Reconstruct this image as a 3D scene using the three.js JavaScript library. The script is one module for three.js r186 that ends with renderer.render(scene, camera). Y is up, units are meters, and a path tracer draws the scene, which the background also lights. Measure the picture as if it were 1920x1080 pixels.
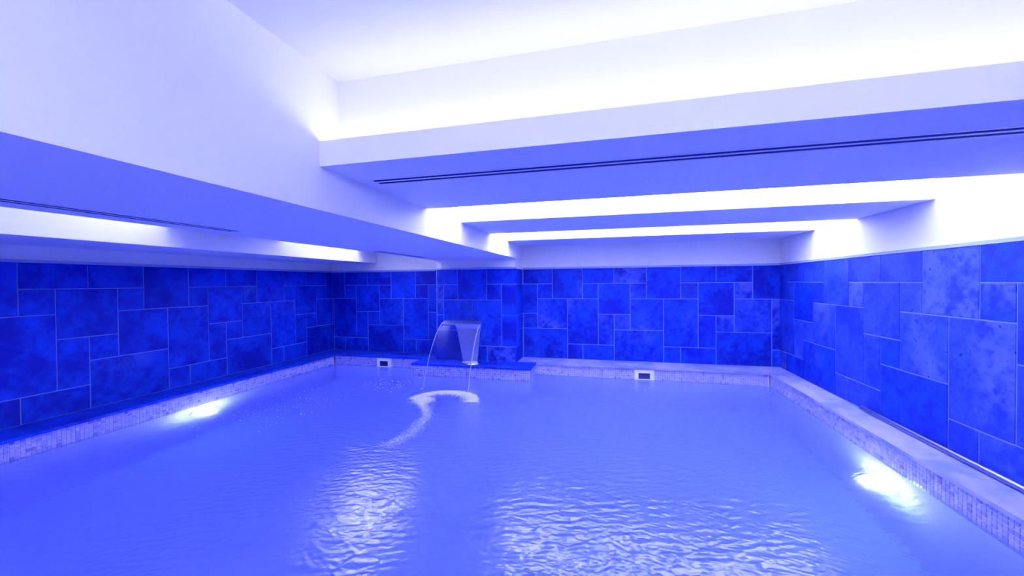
import * as THREE from 'three';
import { mergeGeometries } from 'three/addons/utils/BufferGeometryUtils.js';
import { RectAreaLightUniformsLib } from 'three/addons/lights/RectAreaLightUniformsLib.js';

// ---------------------------------------------------------------- camera, light, exposure
RectAreaLightUniformsLib.init();
const scene = new THREE.Scene();
scene.background = new THREE.Color(0, 0, 0);
const renderer = new THREE.WebGLRenderer();
renderer.toneMapping = THREE.LinearToneMapping;
renderer.toneMappingExposure = 1.4;
renderer.shadowMap.enabled = true;
const camera = new THREE.PerspectiveCamera(72.6, 16 / 9, 0.05, 60);
camera.position.set(0, 1.167, 0);
camera.rotation.set(-0.0137, 0.249, -0.0084, 'YXZ');
scene.add(camera);

const COVE = [0.8, 0.82, 1.0];          // bluish white LED strips in the ceiling coves
const POOL = [1.0, 0.86, 1.0];          // underwater lamps
const TILT = -0.52;                     // the strips lean towards the room
const POOL_POWER = 3.4;

// ---------------------------------------------------------------- sizes (metres)
const XL = -4.29, XR = 1.945, ZB = -5.314, ZF = 1.5;     // tiled faces of the walls
const XML = -2.322, XMR = -1.199, ZP = -4.917;           // long beam and its pillar
const XLB = -3.498;                                      // beam along the left wall
const XCL = -3.97, XCR = 1.704, ZCB = -4.96, ZCF = -0.6; // inner edges of the pool coping
const Y_COPE = 0.13, Y_TILE = 1.35, Y_MAIN = 1.482, Y_CROSS = 1.666, Y_LIP = 1.773, Y_CEIL = 2.085;
// cross beams: side, front of the cove upstand, face behind the trough, back, which one, radiance of the light strip
const BEAMS = [
  [1, -1.418, -1.549, -2.413, 'nearest white cross beam right of the long beam, with wide slot diffuser', 15, 'nearest cross beam, right of the long beam'], [1, -3.025, -3.156, -3.83, 'middle white cross beam right of the long beam', 900, 'middle cross beam, right of the long beam'], [1, -4.521, -4.652, ZB - 0.014, 'last white cross beam right of the long beam, against the end wall', 900, 'last cross beam, right of the pillar'],
  [-1, -2.387, -2.518, -3.55, 'white cross beam left of the long beam, half hidden above it', 300, 'first cross beam, left of the long beam'], [-1, -4.857, -4.988, ZB - 0.014, 'white cross beam left of the long beam, against the end wall', 900, 'last cross beam, left of the pillar'],
  [1, 1.05, 1.181, ZF, 'white cross beam behind the viewer, right of the long beam', 570, 'right hand cross beam behind the viewer'], [-1, 1.05, 1.181, ZF, 'white cross beam behind the viewer, left of the long beam', 800, 'left hand cross beam behind the viewer'],
];
const M = 0.2033;                                        // tile module
const WATER = -0.02;                                     // water level
const MOSAIC = 0.0262, POOL_DEPTH = 1.15;

// ---------------------------------------------------------------- helpers
function rng(seed) { let a = seed >>> 0; return () => { a = (a + 0x6d2b79f5) >>> 0; let t = a; t = Math.imul(t ^ (t >>> 15), t | 1); t ^= t + Math.imul(t ^ (t >>> 7), t | 61); return ((t ^ (t >>> 14)) >>> 0) / 4294967296; }; }
const used = {};
function numbered(name) { const n = used[name] = (used[name] ?? -1) + 1; return n ? `${name}_${String(n).padStart(3, '0')}` : name; }
function shade(o) { o.castShadow = true; o.receiveShadow = true; return o; }
function mesh(name, geometry, material, parent = scene) {
  const o = shade(new THREE.Mesh(geometry, material));
  o.name = parent === scene ? numbered(name) : name;
  parent.add(o);
  return o;
}
function tag(o, label, category, group, kind) {
  o.userData.label = label; o.userData.category = category;
  if (group) o.userData.group = group;
  if (kind) o.userData.kind = kind;
  return o;
}
function base(name, x = 0, y = 0, z = 0) { const g = new THREE.Group(); g.name = numbered(name); g.position.set(x, y, z); scene.add(g); return g; }
// an axis-aligned box from corner to corner, uv in metres
function slab(x0, x1, y0, y1, z0, z1) {
  const g = new THREE.BoxGeometry(x1 - x0, y1 - y0, z1 - z0);
  g.translate((x0 + x1) / 2, (y0 + y1) / 2, (z0 + z1) / 2);
  const p = g.attributes.position, n = g.attributes.normal, uv = g.attributes.uv;
  for (let i = 0; i < p.count; i++) {
    const ax = Math.abs(n.getX(i)), ay = Math.abs(n.getY(i));
    if (ax > 0.5) uv.setXY(i, p.getZ(i), p.getY(i)); else if (ay > 0.5) uv.setXY(i, p.getX(i), p.getZ(i)); else uv.setXY(i, p.getX(i), p.getY(i));
  }
  return g;
}
// a tile with its back on z = 0 and a chamfered face at z = t; lower left corner at 0, 0
function chamfered(w, h, t, c, u0 = 0, v0 = 0) {
  const P = [], N = [], U = [];
  const quad = (a, b, d, e) => {
    const A = new THREE.Vector3(...a), B = new THREE.Vector3(...b), D = new THREE.Vector3(...d);
    const n = B.clone().sub(A).cross(D.clone().sub(A)).normalize();
    for (const q of [a, b, d, a, d, e]) { P.push(...q); N.push(n.x, n.y, n.z); U.push(u0 + q[0], v0 + q[1]); }
  };
  const o = [[0, 0], [w, 0], [w, h], [0, h]], i = [[c, c], [w - c, c], [w - c, h - c], [c, h - c]];
  quad([...i[0], t], [...i[1], t], [...i[2], t], [...i[3], t]);
  for (let k = 0; k < 4; k++) {
    const l = (k + 1) % 4;
    quad([...o[k], t - c], [...o[l], t - c], [...i[l], t], [...i[k], t]);
    quad([...o[k], 0], [...o[l], 0], [...o[l], t - c], [...o[k], t - c]);
  }
  const g = new THREE.BufferGeometry();
  g.setAttribute('position', new THREE.Float32BufferAttribute(P, 3));
  g.setAttribute('normal', new THREE.Float32BufferAttribute(N, 3));
  g.setAttribute('uv', new THREE.Float32BufferAttribute(U, 2));
  return g;
}

// ---------------------------------------------------------------- procedural textures
function lattice(n, seed) { const r = rng(seed), a = new Float32Array(n * n); for (let i = 0; i < a.length; i++) a[i] = r(); return (x, y) => a[(((y % n) + n) % n) * n + (((x % n) + n) % n)]; }
function fbm(size, start, octaves, seed, gain = 0.5) {       // tileable value noise, 0..1
  const out = new Float32Array(size * size);
  let amp = 1, total = 0;
  for (let o = 0; o < octaves; o++) {
    const n = start << o, g = lattice(n, seed + o * 17), s = n / size;
    for (let j = 0; j < size; j++) {
      const y = j * s, y0 = Math.floor(y); let fy = y - y0; fy = fy * fy * (3 - 2 * fy);
      for (let i = 0; i < size; i++) {
        const x = i * s, x0 = Math.floor(x); let fx = x - x0; fx = fx * fx * (3 - 2 * fx);
        const a = g(x0, y0), b = g(x0 + 1, y0), c = g(x0, y0 + 1), d = g(x0 + 1, y0 + 1);
        out[j * size + i] += amp * (a + (b - a) * fx + (c - a) * fy + (a - b - c + d) * fx * fy);
      }
    }
    total += amp; amp *= gain;
  }
  for (let k = 0; k < out.length; k++) out[k] /= total;
  return out;
}
const smooth = (a, b, x) => { const t = Math.min(1, Math.max(0, (x - a) / (b - a))); return t * t * (3 - 2 * t); };
function toTexture(size, colour, repeat) {                      // colour(k) -> linear rgb
  const d = new Uint8Array(size * size * 4), enc = (c) => Math.round(255 * Math.min(1, Math.max(0, c <= 0.0031308 ? c * 12.92 : 1.055 * c ** (1 / 2.4) - 0.055)));
  for (let k = 0; k < size * size; k++) { const c = colour(k); d[k * 4] = enc(c[0]); d[k * 4 + 1] = enc(c[1]); d[k * 4 + 2] = enc(c[2]); d[k * 4 + 3] = 255; }
  const t = new THREE.DataTexture(d, size, size);
  t.colorSpace = THREE.SRGBColorSpace; t.magFilter = THREE.LinearFilter; t.minFilter = THREE.LinearFilter; t.wrapS = t.wrapT = THREE.RepeatWrapping;
  t.repeat.set(repeat, repeat); t.needsUpdate = true;
  return t;
}
function toHeight(size, height, repeat) {
  const d = new Float32Array(size * size * 4);
  for (let k = 0; k < size * size; k++) { d[k * 4] = d[k * 4 + 1] = d[k * 4 + 2] = height[k]; d[k * 4 + 3] = 1; }
  const t = new THREE.DataTexture(d, size, size, THREE.RGBAFormat, THREE.FloatType);
  t.magFilter = THREE.LinearFilter; t.minFilter = THREE.LinearFilter; t.wrapS = t.wrapT = THREE.RepeatWrapping;
  t.repeat.set(repeat, repeat); t.needsUpdate = true;
  return t;
}
const mix3 = (a, b, t) => [a[0] + (b[0] - a[0]) * t, a[1] + (b[1] - a[1]) * t, a[2] + (b[2] - a[2]) * t];

const S = 1024;
const nA = fbm(S, 5, 7, 11, 0.58), nB = fbm(S, 3, 5, 91, 0.5), nC = fbm(S, 40, 4, 57, 0.6), nD = fbm(S, 96, 3, 23, 0.6);
// vein-cut stone: mottled blue ground, pale lime patches, dark pits
const stoneMap = (patch, pits, dark, light) => toTexture(S, (k) => {
  let c = mix3(dark, light, smooth(0.34, 0.66, nA[k] * 0.7 + nC[k] * 0.3));
  const p = smooth(patch, patch + 0.22, nB[k] * 0.75 + nA[k] * 0.25) * smooth(0.35, 0.6, nC[k] * 0.5 + nA[k] * 0.5);
  c = mix3(c, [0.06, 0.085, 0.5], p * 0.7);
  c = mix3(c, [0.001, 0.004, 0.1], pits * smooth(0.70, 0.76, nD[k]) * smooth(0.5, 0.65, nC[k]));
  return c;
}, 0.62);
const BLUE = [[0.0002, 0.005, 0.32], [0.001, 0.03, 0.57]], PALE = [[0.0015, 0.012, 0.33], [0.014, 0.04, 0.52]];
const stoneCalm = stoneMap(0.62, 0.2, ...BLUE), stonePatchy = stoneMap(0.5, 0.5, ...BLUE), stonePale = stoneMap(0.52, 0.9, ...PALE);
const stoneBump = toHeight(S, nA.map((v, k) => v * 0.6 + nC[k] * 0.3 - 0.4 * smooth(0.70, 0.78, nD[k]) * smooth(0.5, 0.65, nC[k])), 0.62);
const copeMap = toTexture(S, (k) => mix3(mix3([0.1, 0.13, 0.6], [0.22, 0.24, 0.7], smooth(0.35, 0.7, nA[k])), [0.32, 0.3, 0.75], 0.5 * smooth(0.5, 0.66, nB[k])), 0.9);

// ripples: a sum of waves that repeats every 3.2 m
function ripples(size, seed) {
  const r = rng(seed), h = new Float32Array(size * size), waves = [];
  for (let i = 0; i < 90; i++) {
    const k = 30 * Math.pow(6, Math.pow(r(), 0.8)), a = -1.8 + (r() + r() + r() - 1.5) * 1.0;
    const kx = Math.round(k * Math.cos(a)), ky = Math.round(k * Math.sin(a)), kk = Math.hypot(kx, ky) || 1;
    waves.push([kx, ky, r() * 6.283, 1 / Math.pow(kk, 1.15)]);
  }
  const tab = 4096, sin = Float32Array.from({ length: tab }, (_, i) => Math.sin(i / tab * 2 * Math.PI));
  for (const [kx, ky, ph, am] of waves) for (let j = 0; j < size; j++) for (let i = 0; i < size; i++) {
    const t = (kx * i + ky * j) / size + ph / 6.283;
    h[j * size + i] += am * sin[Math.floor((t - Math.floor(t)) * tab) & (tab - 1)];
  }
  let lo = 1e9, hi = -1e9; for (const v of h) { lo = Math.min(lo, v); hi = Math.max(hi, v); }
  return h.map((v) => (v - lo) / (hi - lo));
}
const rippleHeight = ripples(1024, 7);
let slope2 = 0; for (let k = 0; k < 1024 * 1023; k++) { const d = rippleHeight[k + 1024] - rippleHeight[k]; slope2 += d * d; }
const RIPPLE = 0.05 / (Math.sqrt(slope2 / (1024 * 1023)) / (3.2 / 1024));   // height that gives the waves their steepness
const rippleMap = toHeight(1024, rippleHeight, 1 / 3.2);

// ---------------------------------------------------------------- materials
const std = (o) => new THREE.MeshStandardMaterial({ roughness: 0.8, ...o });
const lin = (r, g, b) => new THREE.Color().setRGB(r, g, b);
const plaster = std({ name: 'white_plaster', color: lin(0.9, 0.9, 0.91), roughness: 0.9 });
const grout = std({ name: 'pale_grout', color: lin(0.1, 0.15, 0.6), roughness: 0.9 });
const stones = [[stoneCalm, 0.9], [stoneCalm, 1.0], [stonePatchy, 0.9], [stonePatchy, 1.0], [stoneCalm, 0.85], [stonePale, 0.92], [stonePale, 1.05]]
  .map(([map, k], i) => new THREE.MeshPhysicalMaterial({ name: 'stone_' + i, specularIntensity: 0.25, map, color: lin(k, k, k), bumpMap: stoneBump, bumpScale: 0.0025, roughness: 0.62 }));
const cope = std({ name: 'coping_stone', map: copeMap, bumpMap: stoneBump, bumpScale: 0.001, roughness: 0.6 });
const darkCope = new THREE.MeshPhysicalMaterial({ specularIntensity: 0.3, name: 'dark_blue_coping', map: stoneCalm, bumpMap: stoneBump, bumpScale: 0.001, roughness: 0.6 });  // coping of the left side and plinth, a darker blue than the right
const glass = [[0.3, 0.3, 0.7], [0.25, 0.26, 0.66], [0.2, 0.2, 0.6], [0.36, 0.34, 0.74], [0.13, 0.13, 0.5]].map((c, i) => std({ name: 'mosaic_' + i, color: lin(...c), roughness: 0.25 }));
const mosaicGrout = std({ name: 'white_mosaic_grout', color: lin(0.6, 0.62, 0.9), roughness: 0.9 });
const basin = std({ name: 'pale_pool_lining', color: lin(0.6, 0.72, 0.95), roughness: 0.7 });
const steel = std({ name: 'brushed_steel', color: lin(0.62, 0.64, 0.72), metalness: 1, roughness: 0.24 });
const pipeSteel = std({ name: 'satin_steel', color: lin(0.16, 0.18, 0.42), metalness: 1, roughness: 0.35 });
const white = std({ name: 'white_plastic', color: lin(0.85, 0.85, 0.9), roughness: 0.4 });
const whiteMetal = std({ name: 'white_enamel', color: lin(0.8, 0.82, 0.9), roughness: 0.35 });
const black = std({ name: 'dark_void', color: lin(0.002, 0.004, 0.12), roughness: 0.9 });
const trimMat = std({ name: 'anodised_trim', color: lin(0.25, 0.32, 0.75), roughness: 0.4 });
const ledMat = std({ name: 'cove_led_glow', color: lin(0.9, 0.9, 0.95), emissive: lin(...COVE), emissiveIntensity: 2 });
const poolLens = std({ name: 'pool_lamp_glow', color: lin(0.9, 0.9, 0.95), emissive: lin(...POOL), emissiveIntensity: 40 });
const water = new THREE.MeshPhysicalMaterial({ name: 'pool_water', color: lin(0.45, 0.64, 1), transmission: 0.76, thickness: 1, ior: 1.42, roughness: 0.135, attenuationColor: lin(0.4, 0.48, 0.97), attenuationDistance: 0.6, bumpMap: rippleMap, bumpScale: RIPPLE });
const sheetWater = new THREE.MeshPhysicalMaterial({ name: 'falling_water', color: lin(0.93, 0.95, 1), transmission: 1, thickness: 0, ior: 1.33, roughness: 0.14 });
const streamMat = new THREE.MeshPhysicalMaterial({ name: 'water_rope', color: lin(0.75, 0.78, 1), transmission: 0.5, thickness: 0, roughness: 0.5 });
const foamMat = std({ name: 'white_foam', color: lin(0.85, 0.87, 0.95), roughness: 0.5 });

// ---------------------------------------------------------------- ceiling, beams
const structure = (o, label, category) => tag(o, label, category, null, 'structure');
structure(mesh('ceiling', slab(XL - 0.3, XR + 0.3, Y_CEIL, Y_CEIL + 0.2, ZB - 0.3, ZF + 0.3), plaster), 'high white ceiling above the first coffer', 'ceiling');
structure(mesh('ceiling_beam', slab(XML, XMR, Y_MAIN, Y_CEIL, ZB - 0.014, ZF), plaster), 'deep white beam running lengthwise to the tiled pillar', 'beam');
structure(mesh('ceiling_beam', slab(XL - 0.014, XLB, Y_MAIN, Y_CEIL, ZB - 0.014, ZF), plaster), 'low white bulkhead along the top of the left wall', 'beam');
for (const [side, zf, zp, zb, which, power, short] of BEAMS) {
  const d = Math.sign(zp - zf);                           // the trough lies behind the upstand
  const [x0, x1] = side > 0 ? [XMR, XR + 0.014] : [XLB, XML];
  {
    // profile in (z, y): underside, body, trough behind an upstand
    const s = new THREE.Shape([[zf, Y_CROSS], [zf, Y_LIP], [zf + d * 0.025, Y_LIP], [zf + d * 0.025, Y_LIP - 0.036], [zp, Y_LIP - 0.036], [zp, Y_CEIL], [zb, Y_CEIL], [zb, Y_CROSS]].map(([z, y]) => new THREE.Vector2(-z, y)));
    const g = new THREE.ExtrudeGeometry(s, { depth: x1 - x0, bevelEnabled: false });
    g.rotateY(Math.PI / 2); g.translate(x0, 0, 0);       // shape x = -z of the room
    structure(mesh('ceiling_beam', g, plaster), which, 'beam');
    // LED strip lying in the trough, and its light
    const c = base('cove_light', (x0 + x1) / 2, Y_LIP - 0.036, zf + d * 0.075), len = x1 - x0 - 0.03;
    mesh('led_channel', slab(-len / 2, len / 2, 0, 0.012, -0.016, 0.016), whiteMetal, c).rotation.x = d * TILT;
    mesh('led_strip', slab(-len / 2, len / 2, 0.012, 0.015, -0.01, 0.01), ledMat, c).rotation.x = d * TILT;
    c.position.y += 0.009;
    tag(c, 'light strip in the cove of the ' + short, 'light', 'cove light strips');
    const l = new THREE.RectAreaLight(new THREE.Color().setRGB(...COVE), power, len, 0.02);
    l.position.copy(c.position).add(new THREE.Vector3(0, Math.cos(d * TILT), Math.sin(d * TILT)).multiplyScalar(0.019)); l.rotation.x = Math.PI / 2 + d * TILT; l.castShadow = true;
    scene.add(l);
  }
}

// ---------------------------------------------------------------- tiled walls
// one repeat of the random-ashlar pattern, 6 by 6 modules: column, row from the top, width, height
const PATTERN = [[0, 0, 2, 2], [2, 0, 2, 1], [4, 0, 2, 1], [2, 1, 1, 1], [3, 1, 2, 2], [5, 1, 1, 1], [5, 2, 2, 2], [1, 2, 2, 3], [3, 3, 1, 2], [4, 3, 1, 1], [4, 4, 3, 2], [1, 5, 1, 1], [2, 5, 2, 1]];
const JOINT = 0.007, T = 0.012;
const toneRandom = rng(404);
// a panel of tiles on a local plane: length along local x, height from Y_COPE to Y_TILE, face at local z = 0
function tiles(parent, length, start, patchy, pale = 0) {
  const c0 = Math.floor((0 - start) / M / 6) * 6 - 6, c1 = (length - start) / M + 6;
  for (let c = c0; c < c1; c += 6) for (const [pc, pr, pw, ph] of PATTERN) {
    let x0 = start + (c + pc) * M + JOINT / 2, x1 = x0 + pw * M - JOINT;
    if (x1 < 0.015 || x0 > length - 0.015) continue;
    x0 = Math.max(x0, -0.0005); x1 = Math.min(x1, length + 0.0005);
    const y1 = Y_TILE - pr * M - JOINT / 2, y0 = Math.max(Y_TILE - (pr + ph) * M + JOINT / 2, Y_COPE + 0.003);
    const t = toneRandom(), m = pw * ph === 6 && pw === 3 ? 4 : pale && toneRandom() < pale ? (t < 0.5 ? 5 : 6) : t < 0.28 ? 0 : t < 0.55 ? 1 : t < 0.55 + 0.45 * patchy * 0.6 ? 2 : t < 0.55 + 0.45 * patchy ? 3 : 1;
    const o = mesh('stone_tile', chamfered(x1 - x0, y1 - y0, T, 0.0022, toneRandom() * 3, toneRandom() * 3), stones[m], parent);
    o.position.set(x0, y0, -T + (toneRandom() - 0.5) * 0.0016);
  }
}
function wall(name, label, x, z, turn, length, start, patchy, core, ext = 0.012) {
  const g = new THREE.Group(); g.name = name; g.position.set(x, 0, z); g.rotation.y = turn; scene.add(g);
  structure(g, label, 'wall');
  if (core) mesh('plaster', core, plaster, g);
  mesh('grout_bed', slab(-ext, length + ext, Y_COPE - 0.02, Y_TILE, -0.02, -0.004), grout, g);
  tiles(g, length, start, patchy, name === 'wall_right' ? 0.9 : 0);
  mesh('edge_trim', slab(0, length, Y_TILE + 0.001, Y_TILE + 0.022, -0.02, 0.004), trimMat, g);
  return g;
}
const LB = XR - XL, LS = ZF - ZB;
// the back wall, in two stretches either side of the pillar
const wb = wall('wall_back', 'stone tiled end wall behind the waterfall spout', XL, ZB, 0, XML - XL, -3.246 - XL, 0.5, slab(-0.3, LB + 0.3, -POOL_DEPTH - 0.2, Y_CEIL, -0.25, -0.014));
{
  const g = new THREE.Group(); g.name = 'tiled_panel'; g.position.set(XMR - XL, 0, 0); wb.add(g);
  const l = XR - XMR;
  mesh('grout_bed', slab(XMR - XL, LB, Y_COPE - 0.02, Y_TILE, -0.02, -0.004), grout, wb);
  tiles(g, l, -1.191 + 2 * M - XMR, 1, 0.15);
  mesh('edge_trim', slab(XMR - XL, LB, Y_TILE + 0.001, Y_TILE + 0.022, -0.02, 0.004), trimMat, wb);
}
// right wall: local x runs towards the viewer
wall('wall_right', 'pale stone tiled side wall with white band above', XR, ZB, -Math.PI / 2, LS, -4.938 + 3 * M - ZB, 1, slab(-0.014, LS + 0.3, -POOL_DEPTH - 0.2, Y_CEIL, -0.25, -0.014));
// left wall: local x runs away from the viewer
wall('wall_left', 'dark stone tiled side wall under the low bulkhead', XL, ZF, Math.PI / 2, LS, ZF - (-5.1775 + 12 * M), 0.35, slab(-0.3, LS + 0.014, -POOL_DEPTH - 0.2, Y_CEIL, -0.25, -0.014));
wall('wall_front', 'stone tiled wall behind the viewer', XR, ZF, Math.PI, LB, 0.1, 0.6, slab(-0.3, LB + 0.3, -POOL_DEPTH - 0.2, Y_CEIL, -0.25, -0.014));
// pillar under the long beam
{
  const w = XMR - XML, d = ZP - ZB + 0.014;
  const g = wall('wall_pillar', 'stone tiled pillar carrying the long beam behind the spout', XML, ZP, 0, w, -2.004 - XML, 0.4, slab(0.012, w - 0.012, -0.2, Y_MAIN, -d, -0.014), 0);
  for (const s of [0, 1]) {
    const side = new THREE.Group(); side.name = 'side_face'; side.rotation.y = s ? Math.PI / 2 : -Math.PI / 2; side.position.set(s ? w : 0, 0, s ? 0 : -(ZP - ZB)); g.add(side);
    mesh('grout_bed', slab(0.002, ZP - ZB, Y_COPE - 0.02, Y_TILE, -0.02, -0.004), grout, side);
    tiles(side, ZP - ZB, s ? -0.61 : 0.1, 0.4);
  }
}

// ---------------------------------------------------------------- pool basin, coping, deck
const rim = 0.015, EDGE = 0.022;
const PX0 = -2.53, PX1 = -0.95, PZ = -4.59;             // plinth that carries the spout
structure(mesh('floor', slab(XL - 0.3, XR + 0.3, -POOL_DEPTH - 0.2, -POOL_DEPTH, ZB - 0.3, ZF + 0.3), basin), 'pale bottom of the pool under the water', 'floor');
structure(mesh('floor_deck', slab(XL, XR, -POOL_DEPTH, Y_COPE, ZCF + 0.01, ZF), cope), 'pale stone deck on the near side of the pool', 'floor');
const copings = [
  ['darker blue coping along the left wall above the mosaic', slab(XL, XCL, Y_COPE - EDGE, Y_COPE, ZB, ZCF), darkCope],
  ['short darker blue coping along the end wall left of the plinth', slab(XCL, XML, Y_COPE - EDGE, Y_COPE, ZB, ZCB), darkCope],
  ['pale stone coping along the right wall beside the steel pipe', slab(XCR, XR, Y_COPE - EDGE, Y_COPE, ZB, ZCF), cope],
  ['narrow pale stone coping along the end wall right of the plinth', slab(XMR, XCR, Y_COPE - EDGE, Y_COPE, ZB, ZCB), cope],
];
copings.forEach(([label, g, m], i) => structure(mesh('trim_' + (i + 1), g, m), label, 'coping'));
// mosaic lined pool walls: near pieces are parts, the far ones one part each
const square = chamfered(MOSAIC - 0.0035, MOSAIC - 0.0035, 0.004, 0.001);
const mosaicRandom = rng(77);
function lining(name, label, x, z, turn, length, back, near, holes = []) {
  const g = new THREE.Group(); g.name = name; g.position.set(x, 0, z); g.rotation.y = turn; scene.add(g);
  structure(g, label, 'wall');
  mesh('pool_wall', slab(0, length, -POOL_DEPTH, Y_COPE - EDGE, -back, -0.003), mosaicGrout, g);
  const rows = 7, cols = Math.floor(length / MOSAIC), far = [];
  for (let c = 0; c < cols; c++) for (let r = 0; r < rows; r++) {
    const px = c * MOSAIC + 0.002, py = Y_COPE - EDGE - (r + 1) * MOSAIC + 0.0015;
    if (holes.some(([a, b]) => px > a - 0.02 && px < b)) continue;
    const t = mosaicRandom(), m = t < 0.34 ? 0 : t < 0.62 ? 1 : t < 0.74 ? 2 : t < 0.95 ? 3 : 4;
    if (near(c, r, cols)) { const o = mesh('mosaic_tile', square, glass[m], g); o.position.set(px, py, -0.003); } else far.push([px, py, m]);
  }
  for (let m = 0; m < glass.length; m++) {
    const list = far.filter((f) => f[2] === m);
    if (!list.length) continue;
    const o = mesh('mosaic_field', mergeGeometries(list.map(([px, py]) => square.clone().translate(px, py, -0.003))), glass[m], g);
    o.userData.kind = 'stuff';
  }
  return g;
}
const LPOOL = ZCF - ZCB;
const nearRight = (c, r) => r < 5 && c >= 66 && c < 126;   // the stretch that shows largest
lining('wall_pool_right', 'mosaic pool edge below the right coping', XCR + rim, ZCB, -Math.PI / 2, LPOOL, 0.2, nearRight);
lining('wall_pool_left', 'mosaic pool edge below the dark left coping', XCL - rim, ZCF, Math.PI / 2, LPOOL, 0.25, (c, r) => r < 5 && c >= 36 && c < 96);
lining('wall_pool_back', 'mosaic pool edge along the end wall', XCL - rim, ZCB - rim, 0, XCR - XCL + 2 * rim, 0.3, () => false, [[-3.277 - XCL + rim, -3.054 - XCL + rim], [0.268 - XCL + rim, 0.484 - XCL + rim]]);
lining('wall_pool_front', 'mosaic pool edge on the near side', XCR + rim, ZCF, Math.PI, XCR - XCL + 2 * rim, 0.01, () => false);
{
  const g = lining('wall_plinth', 'mosaic faced plinth under the waterfall spout', PX0 + rim, PZ - rim, 0, PX1 - PX0 - 2 * rim, 0.36, () => false);
  mesh('stone_top', slab(-rim, PX1 - PX0 - rim, Y_COPE - EDGE, Y_COPE + 0.002, ZCB - PZ + rim - 0.01, rim), darkCope, g);
  const side = new THREE.Group(); side.name = 'mosaic_side'; side.position.set(PX1 - PX0 - 2 * rim, 0, 0); side.rotation.y = Math.PI / 2; g.add(side);
  const list = []; for (let c = 0; c < 13; c++) for (let r = 0; r < 7; r++) list.push(square.clone().translate(c * MOSAIC + 0.004, Y_COPE - EDGE - (r + 1) * MOSAIC + 0.0015, -0.001));
  mesh('mosaic_field', mergeGeometries(list), glass[0], side).userData.kind = 'stuff';
}

// ---------------------------------------------------------------- water
{
  const x0 = XCL - rim - 0.004, x1 = XCR + rim + 0.004, z0 = ZCB - rim - 0.004, z1 = ZCF + 0.006, nx = 160, nz = 130;
  const g = new THREE.BoxGeometry(x1 - x0, POOL_DEPTH + 0.01, z1 - z0, nx, 1, nz);
  g.translate((x0 + x1) / 2, -(POOL_DEPTH + 0.01) / 2 + WATER, (z0 + z1) / 2);
  const p = g.attributes.position, uv = g.attributes.uv, n = g.attributes.normal;
  for (let i = 0; i < p.count; i++) {
    const x = p.getX(i), z = p.getZ(i); uv.setXY(i, x, z);
    if (p.getY(i) > WATER - 0.01) {
      const d = Math.hypot(x + 1.7, z + 3.75), a = 0.0025 * Math.exp(-d / 0.5), k = 2 * Math.PI / 0.16, w = Math.cos(d * k);
      p.setY(i, WATER + a * w);
      if (n.getY(i) > 0.5 && d > 0.02) { const s = -a * k * Math.sin(d * k) - a / 0.5 * w, q = new THREE.Vector3(-s * (x + 1.7) / d, 1, -s * (z + 3.75) / d).normalize(); n.setXYZ(i, q.x, q.y, q.z); }
    }
  }
  tag(mesh('pool_water', g, water), 'rippling blue water filling the whole pool', 'water', null, 'stuff');
}

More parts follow.
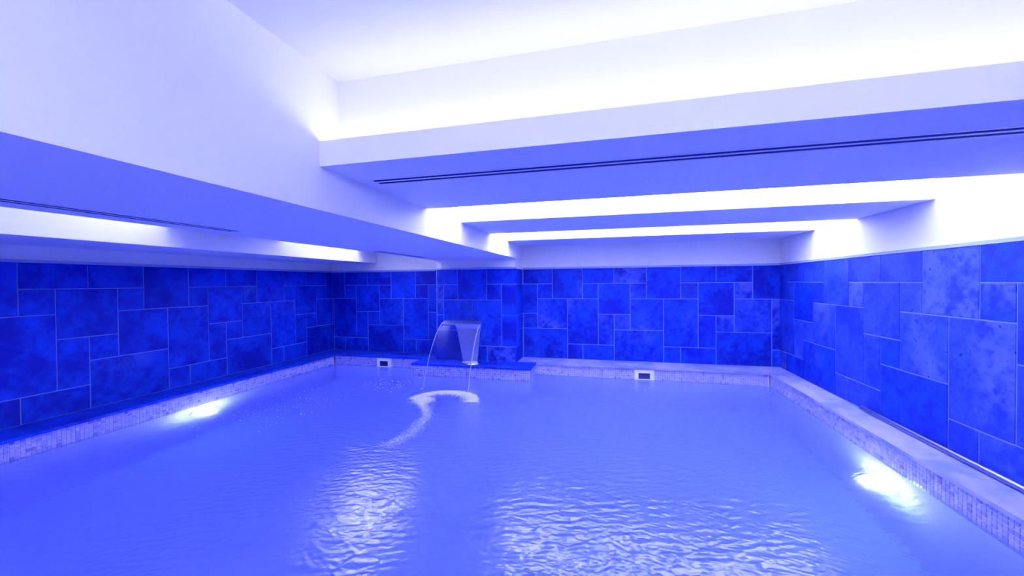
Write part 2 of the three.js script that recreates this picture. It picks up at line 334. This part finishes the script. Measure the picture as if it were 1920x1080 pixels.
// ---------------------------------------------------------------- waterfall spout
const SX = -1.765, SZ = -4.74;
const LIP_Z = -4.49, LIP_Y = 0.659;
{
  const g = base('waterfall_spout', SX, Y_COPE + 0.002, SZ);
  tag(g, 'curved steel waterfall spout standing on the plinth before the pillar', 'spout');
  const H = 0.57, R = 0.13, BEND = 2.0, path = [];
  for (let i = 0; i <= 10; i++) path.push([0, 0.012 + (H - R - 0.012) * i / 10]);
  for (let i = 1; i <= 18; i++) { const a = BEND * i / 18; path.push([R - R * Math.cos(a), H - R + R * Math.sin(a)]); }
  for (let i = 1; i <= 4; i++) { const q = 0.07 * i / 4; path.push([R - R * Math.cos(BEND) + q * Math.sin(BEND), H - R + R * Math.sin(BEND) + q * Math.cos(BEND)]); }
  let len = 0; const at = path.map((q, i) => (i && (len += Math.hypot(q[0] - path[i - 1][0], q[1] - path[i - 1][1])), len));
  const W = (s) => { const t = s / len; return t < 0.57 ? 0.095 + 0.065 * t / 0.57 : 0.16 + 0.096 * (t - 0.57) / 0.43; };
  const P = [], I = [], cross = 9, th = 0.014;
  path.forEach((q, i) => {
    const a = path[Math.max(0, i - 1)], b = path[Math.min(path.length - 1, i + 1)], dz = b[0] - a[0], dy = b[1] - a[1], l = Math.hypot(dz, dy);
    const nz = dy / l, ny = -dz / l;                     // towards the pool, then down
    for (const s of [0, 1]) for (let j = 0; j < cross; j++) { const u = j / (cross - 1) * 2 - 1; P.push(0.0 + u * W(at[i]) - 0.035 * at[i] / len, q[1] + ny * th * (s - 0.5), q[0] + nz * th * (s - 0.5)); }
  });
  const row = cross * 2, id = (i, s, j) => i * row + s * cross + j;
  const quad = (a, b, c, d) => I.push(a, b, c, a, c, d);
  for (let i = 0; i < path.length - 1; i++) {
    for (let j = 0; j < cross - 1; j++) { quad(id(i, 1, j), id(i, 1, j + 1), id(i + 1, 1, j + 1), id(i + 1, 1, j)); quad(id(i, 0, j + 1), id(i, 0, j), id(i + 1, 0, j), id(i + 1, 0, j + 1)); }
    quad(id(i, 0, 0), id(i, 1, 0), id(i + 1, 1, 0), id(i + 1, 0, 0)); quad(id(i, 1, cross - 1), id(i, 0, cross - 1), id(i + 1, 0, cross - 1), id(i + 1, 1, cross - 1));
  }
  const e = path.length - 1;
  for (let j = 0; j < cross - 1; j++) { quad(id(e, 1, j), id(e, 1, j + 1), id(e, 0, j + 1), id(e, 0, j)); quad(id(0, 0, j), id(0, 0, j + 1), id(0, 1, j + 1), id(0, 1, j)); }
  let bg = new THREE.BufferGeometry(); bg.setAttribute('position', new THREE.Float32BufferAttribute(P, 3)); bg.setIndex(I);
  bg = bg.toNonIndexed(); bg.computeVertexNormals();
  const sm = new THREE.BufferGeometry(); sm.setAttribute('position', new THREE.Float32BufferAttribute(P, 3)); sm.setIndex(I);
  mesh('blade', bg, steel, g);
  const f = new THREE.CylinderGeometry(0.125, 0.13, 0.016, 40); f.translate(0, 0.008, 0); f.scale(1, 1, 0.7);
  mesh('base_flange', f, steel, g);
  for (const [bx, bz] of [[-0.105, 0], [0.105, 0]]) { const b = new THREE.CylinderGeometry(0.008, 0.009, 0.008, 6); b.translate(bx, 0.02, bz); mesh('bolt', b, steel, g); }
}
// falling sheet of water
const sheetAt = (t) => [LIP_Y - 0.004 - 0.452 * t * t - 0.235 * t, LIP_Z + 0.004 + 0.47 * t];   // t 0..1 -> y, z
{
  const P = [], I = [], n = 26, m = 20, h = 0.006, r = rng(5), wob = Array.from({ length: m + 1 }, () => (r() - 0.5) * 0.006);
  const half = (t) => 0.25 + 0.022 * t;
  for (const s of [0, 1]) for (let i = 0; i <= n; i++) { const t = i / n, [y, z] = sheetAt(t); for (let j = 0; j <= m; j++) { const u = j / m * 2 - 1; P.push(SX - 0.035 + u * half(t), y, z + wob[j] * t + (s - 0.5) * h); } }
  const id = (s, i, j) => s * (n + 1) * (m + 1) + i * (m + 1) + j;
  const quad = (a, b, c, d) => I.push(a, b, c, a, c, d);
  for (let i = 0; i < n; i++) for (let j = 0; j < m; j++) { quad(id(1, i, j), id(1, i + 1, j), id(1, i + 1, j + 1), id(1, i, j + 1)); }
  const bg = new THREE.BufferGeometry(); bg.setAttribute('position', new THREE.Float32BufferAttribute(P.slice((n + 1) * (m + 1) * 3), 3)); bg.setIndex(I.map((k) => k - (n + 1) * (m + 1))); bg.computeVertexNormals();
  const g = base('falling_water', 0, 0, 0);
  tag(g, 'clear sheet of water falling from the spout into the pool', 'water', null, 'stuff');
  mesh('water_sheet', bg, sheetWater, g);
  for (const s of [-1, 1]) {
    const c = new THREE.CatmullRomCurve3(Array.from({ length: 12 }, (_, i) => { const t = i / 11, [y, z] = sheetAt(t); return new THREE.Vector3(SX - 0.035 + s * half(t), y, z); }));
    mesh('water_edge', new THREE.TubeGeometry(c, 30, 0.0035, 8), streamMat, g);
  }
}

// ---------------------------------------------------------------- foam, bubbles and painted glints on the water
function sprinkle(name, label, spots, parent = scene) {
  const g = new THREE.SphereGeometry(1, 6, 4), im = shade(new THREE.InstancedMesh(g, foamMat, spots.length)), m = new THREE.Matrix4();
  spots.forEach(([x, y, z, r, f], i) => im.setMatrixAt(i, m.makeScale(r, r * f, r).setPosition(x, y + WATER, z)));
  im.name = numbered(name); scene.add(im);
  return tag(im, label, name === 'foam' ? 'foam' : 'bubbles', null, 'stuff');
}
{
  const r = rng(31), gauss = () => (r() + r() + r() - 1.5) / 1.5 * 1.2, spots = [];
  for (let i = 0; i < 6500; i++) {                        // crescent round the foot of the sheet
    const a = 0.1 + 3.05 * Math.pow(r(), 1 + 0.15 * (r() - 0.5)), q = 1 - Math.abs(gauss()) * 0.42 + gauss() * 0.08;
    spots.push([-1.66 + 0.36 * q * Math.cos(a) + gauss() * 0.02, 0.002 + r() * 0.006, -3.62 - 0.38 * q * Math.sin(a) + gauss() * 0.02, 0.002 + 0.004 * r() * r(), 0.5]);
  }
  for (let i = 0; i < 1500; i++) spots.push([-1.86 + gauss() * 0.13, 0.002 + r() * 0.004, -3.62 + gauss() * 0.14, 0.002 + 0.004 * r() * r(), 0.5]);
  for (let i = 0; i < 2600; i++) {                         // trail drifting towards the viewer
    const t = Math.pow(r(), 1.7), w = 0.06 + 0.05 * t;
    spots.push([-1.84 + 0.27 * smooth(0, 0.42, t) + 0.02 * Math.sin(t * 11) + gauss() * w, 0.0015, -3.56 + 1.05 * t + gauss() * 0.05, 0.0015 + 0.003 * r() * r(), 0.4]);
  }
  sprinkle('foam', 'white foam where the falling water meets the pool', spots);
  const b = [];
  for (let i = 0; i < 170; i++) b.push([-3.05 + gauss() * 0.55, 0, -3.1 + gauss() * 0.75, 0.003 + 0.007 * r() * r(), 0.5]);
  for (let i = 0; i < 90; i++) b.push([-2.5 + gauss() * 0.45, 0, -4.1 + gauss() * 0.35, 0.004 + 0.01 * r() * r(), 0.3]);  // white beads painting sparkles of reflected light on the water beside the foam
  sprinkle('bubbles', 'small white bubbles and painted glints drifting left of the foam', b);
}

// ---------------------------------------------------------------- underwater lamps
for (const [x, y, z, turn, label] of [[XCL - rim, -0.32, -3.03, Math.PI / 2, 'glowing underwater lamp in the left pool wall'], [XCR + rim, -0.42, -3.05, -Math.PI / 2, 'glowing underwater lamp in the right pool wall']]) {
  const g = base('pool_lamp', x, y, z); g.rotation.y = turn;
  tag(g, label, 'lamp', 'underwater lamps');
  const ring = new THREE.TorusGeometry(0.104, 0.006, 10, 36); mesh('bezel', ring, steel, g).position.z = 0.006;
  const lens = new THREE.SphereGeometry(0.1, 32, 10, 0, Math.PI * 2, 0, Math.PI / 2); lens.rotateX(Math.PI / 2); lens.scale(1, 1, 0.22);
  mesh('lens', lens, poolLens, g);
  const l = new THREE.PointLight(new THREE.Color().setRGB(...POOL), POOL_POWER); l.position.set(x + Math.sin(turn) * 0.08, y, z); l.castShadow = true; l.shadow.radius = 2; scene.add(l);
}

// ---------------------------------------------------------------- overflow inlets in the mosaic
for (const [x, label] of [[-3.165, 'square white overflow inlet left of the spout'], [0.376, 'square white overflow inlet right of the spout']]) {
  const g = base('overflow_inlet', x, 0, ZCB - rim), w = 0.108, o = 0.066;
  tag(g, label, 'inlet', 'overflow inlets');
  mesh('throat', slab(-o - 0.002, o + 0.002, -0.026, 0.062, -0.004, 0.0015), black, g);
  const parts = [slab(-w, -o, -0.05, 0.097, -0.004, 0.01), slab(o, w, -0.05, 0.097, -0.004, 0.01), slab(-o, o, 0.06, 0.097, -0.004, 0.01), slab(-o, o, -0.05, -0.012, -0.004, 0.01)];
  mesh('frame', mergeGeometries(parts), white, g);
}

// ---------------------------------------------------------------- linear air diffusers
function diffuser(label, x, y, z, turn, length) {
  const g = base('air_diffuser', x, y, z); g.rotation.y = turn;
  tag(g, label, 'diffuser', 'linear air diffusers');
  mesh('slot_void', slab(-length / 2 + 0.002, length / 2 - 0.002, -0.0006, 0.004, -0.04, 0.04), black, g);
  for (const z0 of [-0.05, 0.036]) mesh('frame_bar', slab(-length / 2, length / 2, -0.0014, 0.002, z0, z0 + 0.014), whiteMetal, g);
  mesh('centre_bar', slab(-length / 2, length / 2, -0.0014, 0.002, -0.009, 0.009), whiteMetal, g);
  for (const s of [-1, 1]) mesh('end_cap', slab(s * length / 2 - 0.006, s * length / 2 + 0.006, -0.0014, 0.002, -0.05, 0.05), whiteMetal, g);
}
diffuser('long twin slot air diffuser under the nearest cross beam', (-1.127 + 1.9) / 2, Y_CROSS, -1.71, 0, 3.02);
diffuser('twin slot air diffuser near the viewer under the long beam', -2.14, Y_MAIN, (-1.84 + 0.6) / 2, Math.PI / 2, 2.44);
diffuser('twin slot air diffuser under the far end of the long beam', -2.21, Y_MAIN, (-3.35 - 4.39) / 2, Math.PI / 2, 1.04);

// ---------------------------------------------------------------- steel pipe along the right wall
{
  const g = base('steel_pipe', XR - 0.022, Y_COPE + 0.0185, 0), z0 = -3.69, z1 = -0.9;
  tag(g, 'steel pipe along the foot of the right wall', 'pipe');
  const t = new THREE.CylinderGeometry(0.018, 0.018, z1 - z0, 20, 1, true); t.rotateX(Math.PI / 2); t.translate(0, 0, (z0 + z1) / 2); mesh('tube', t, pipeSteel, g);
  for (const z of [z0, z1]) { const c = new THREE.SphereGeometry(0.018, 16, 10); c.translate(0, 0, z); mesh('end_cap', c, pipeSteel, g); }
}

renderer.render(scene, camera);
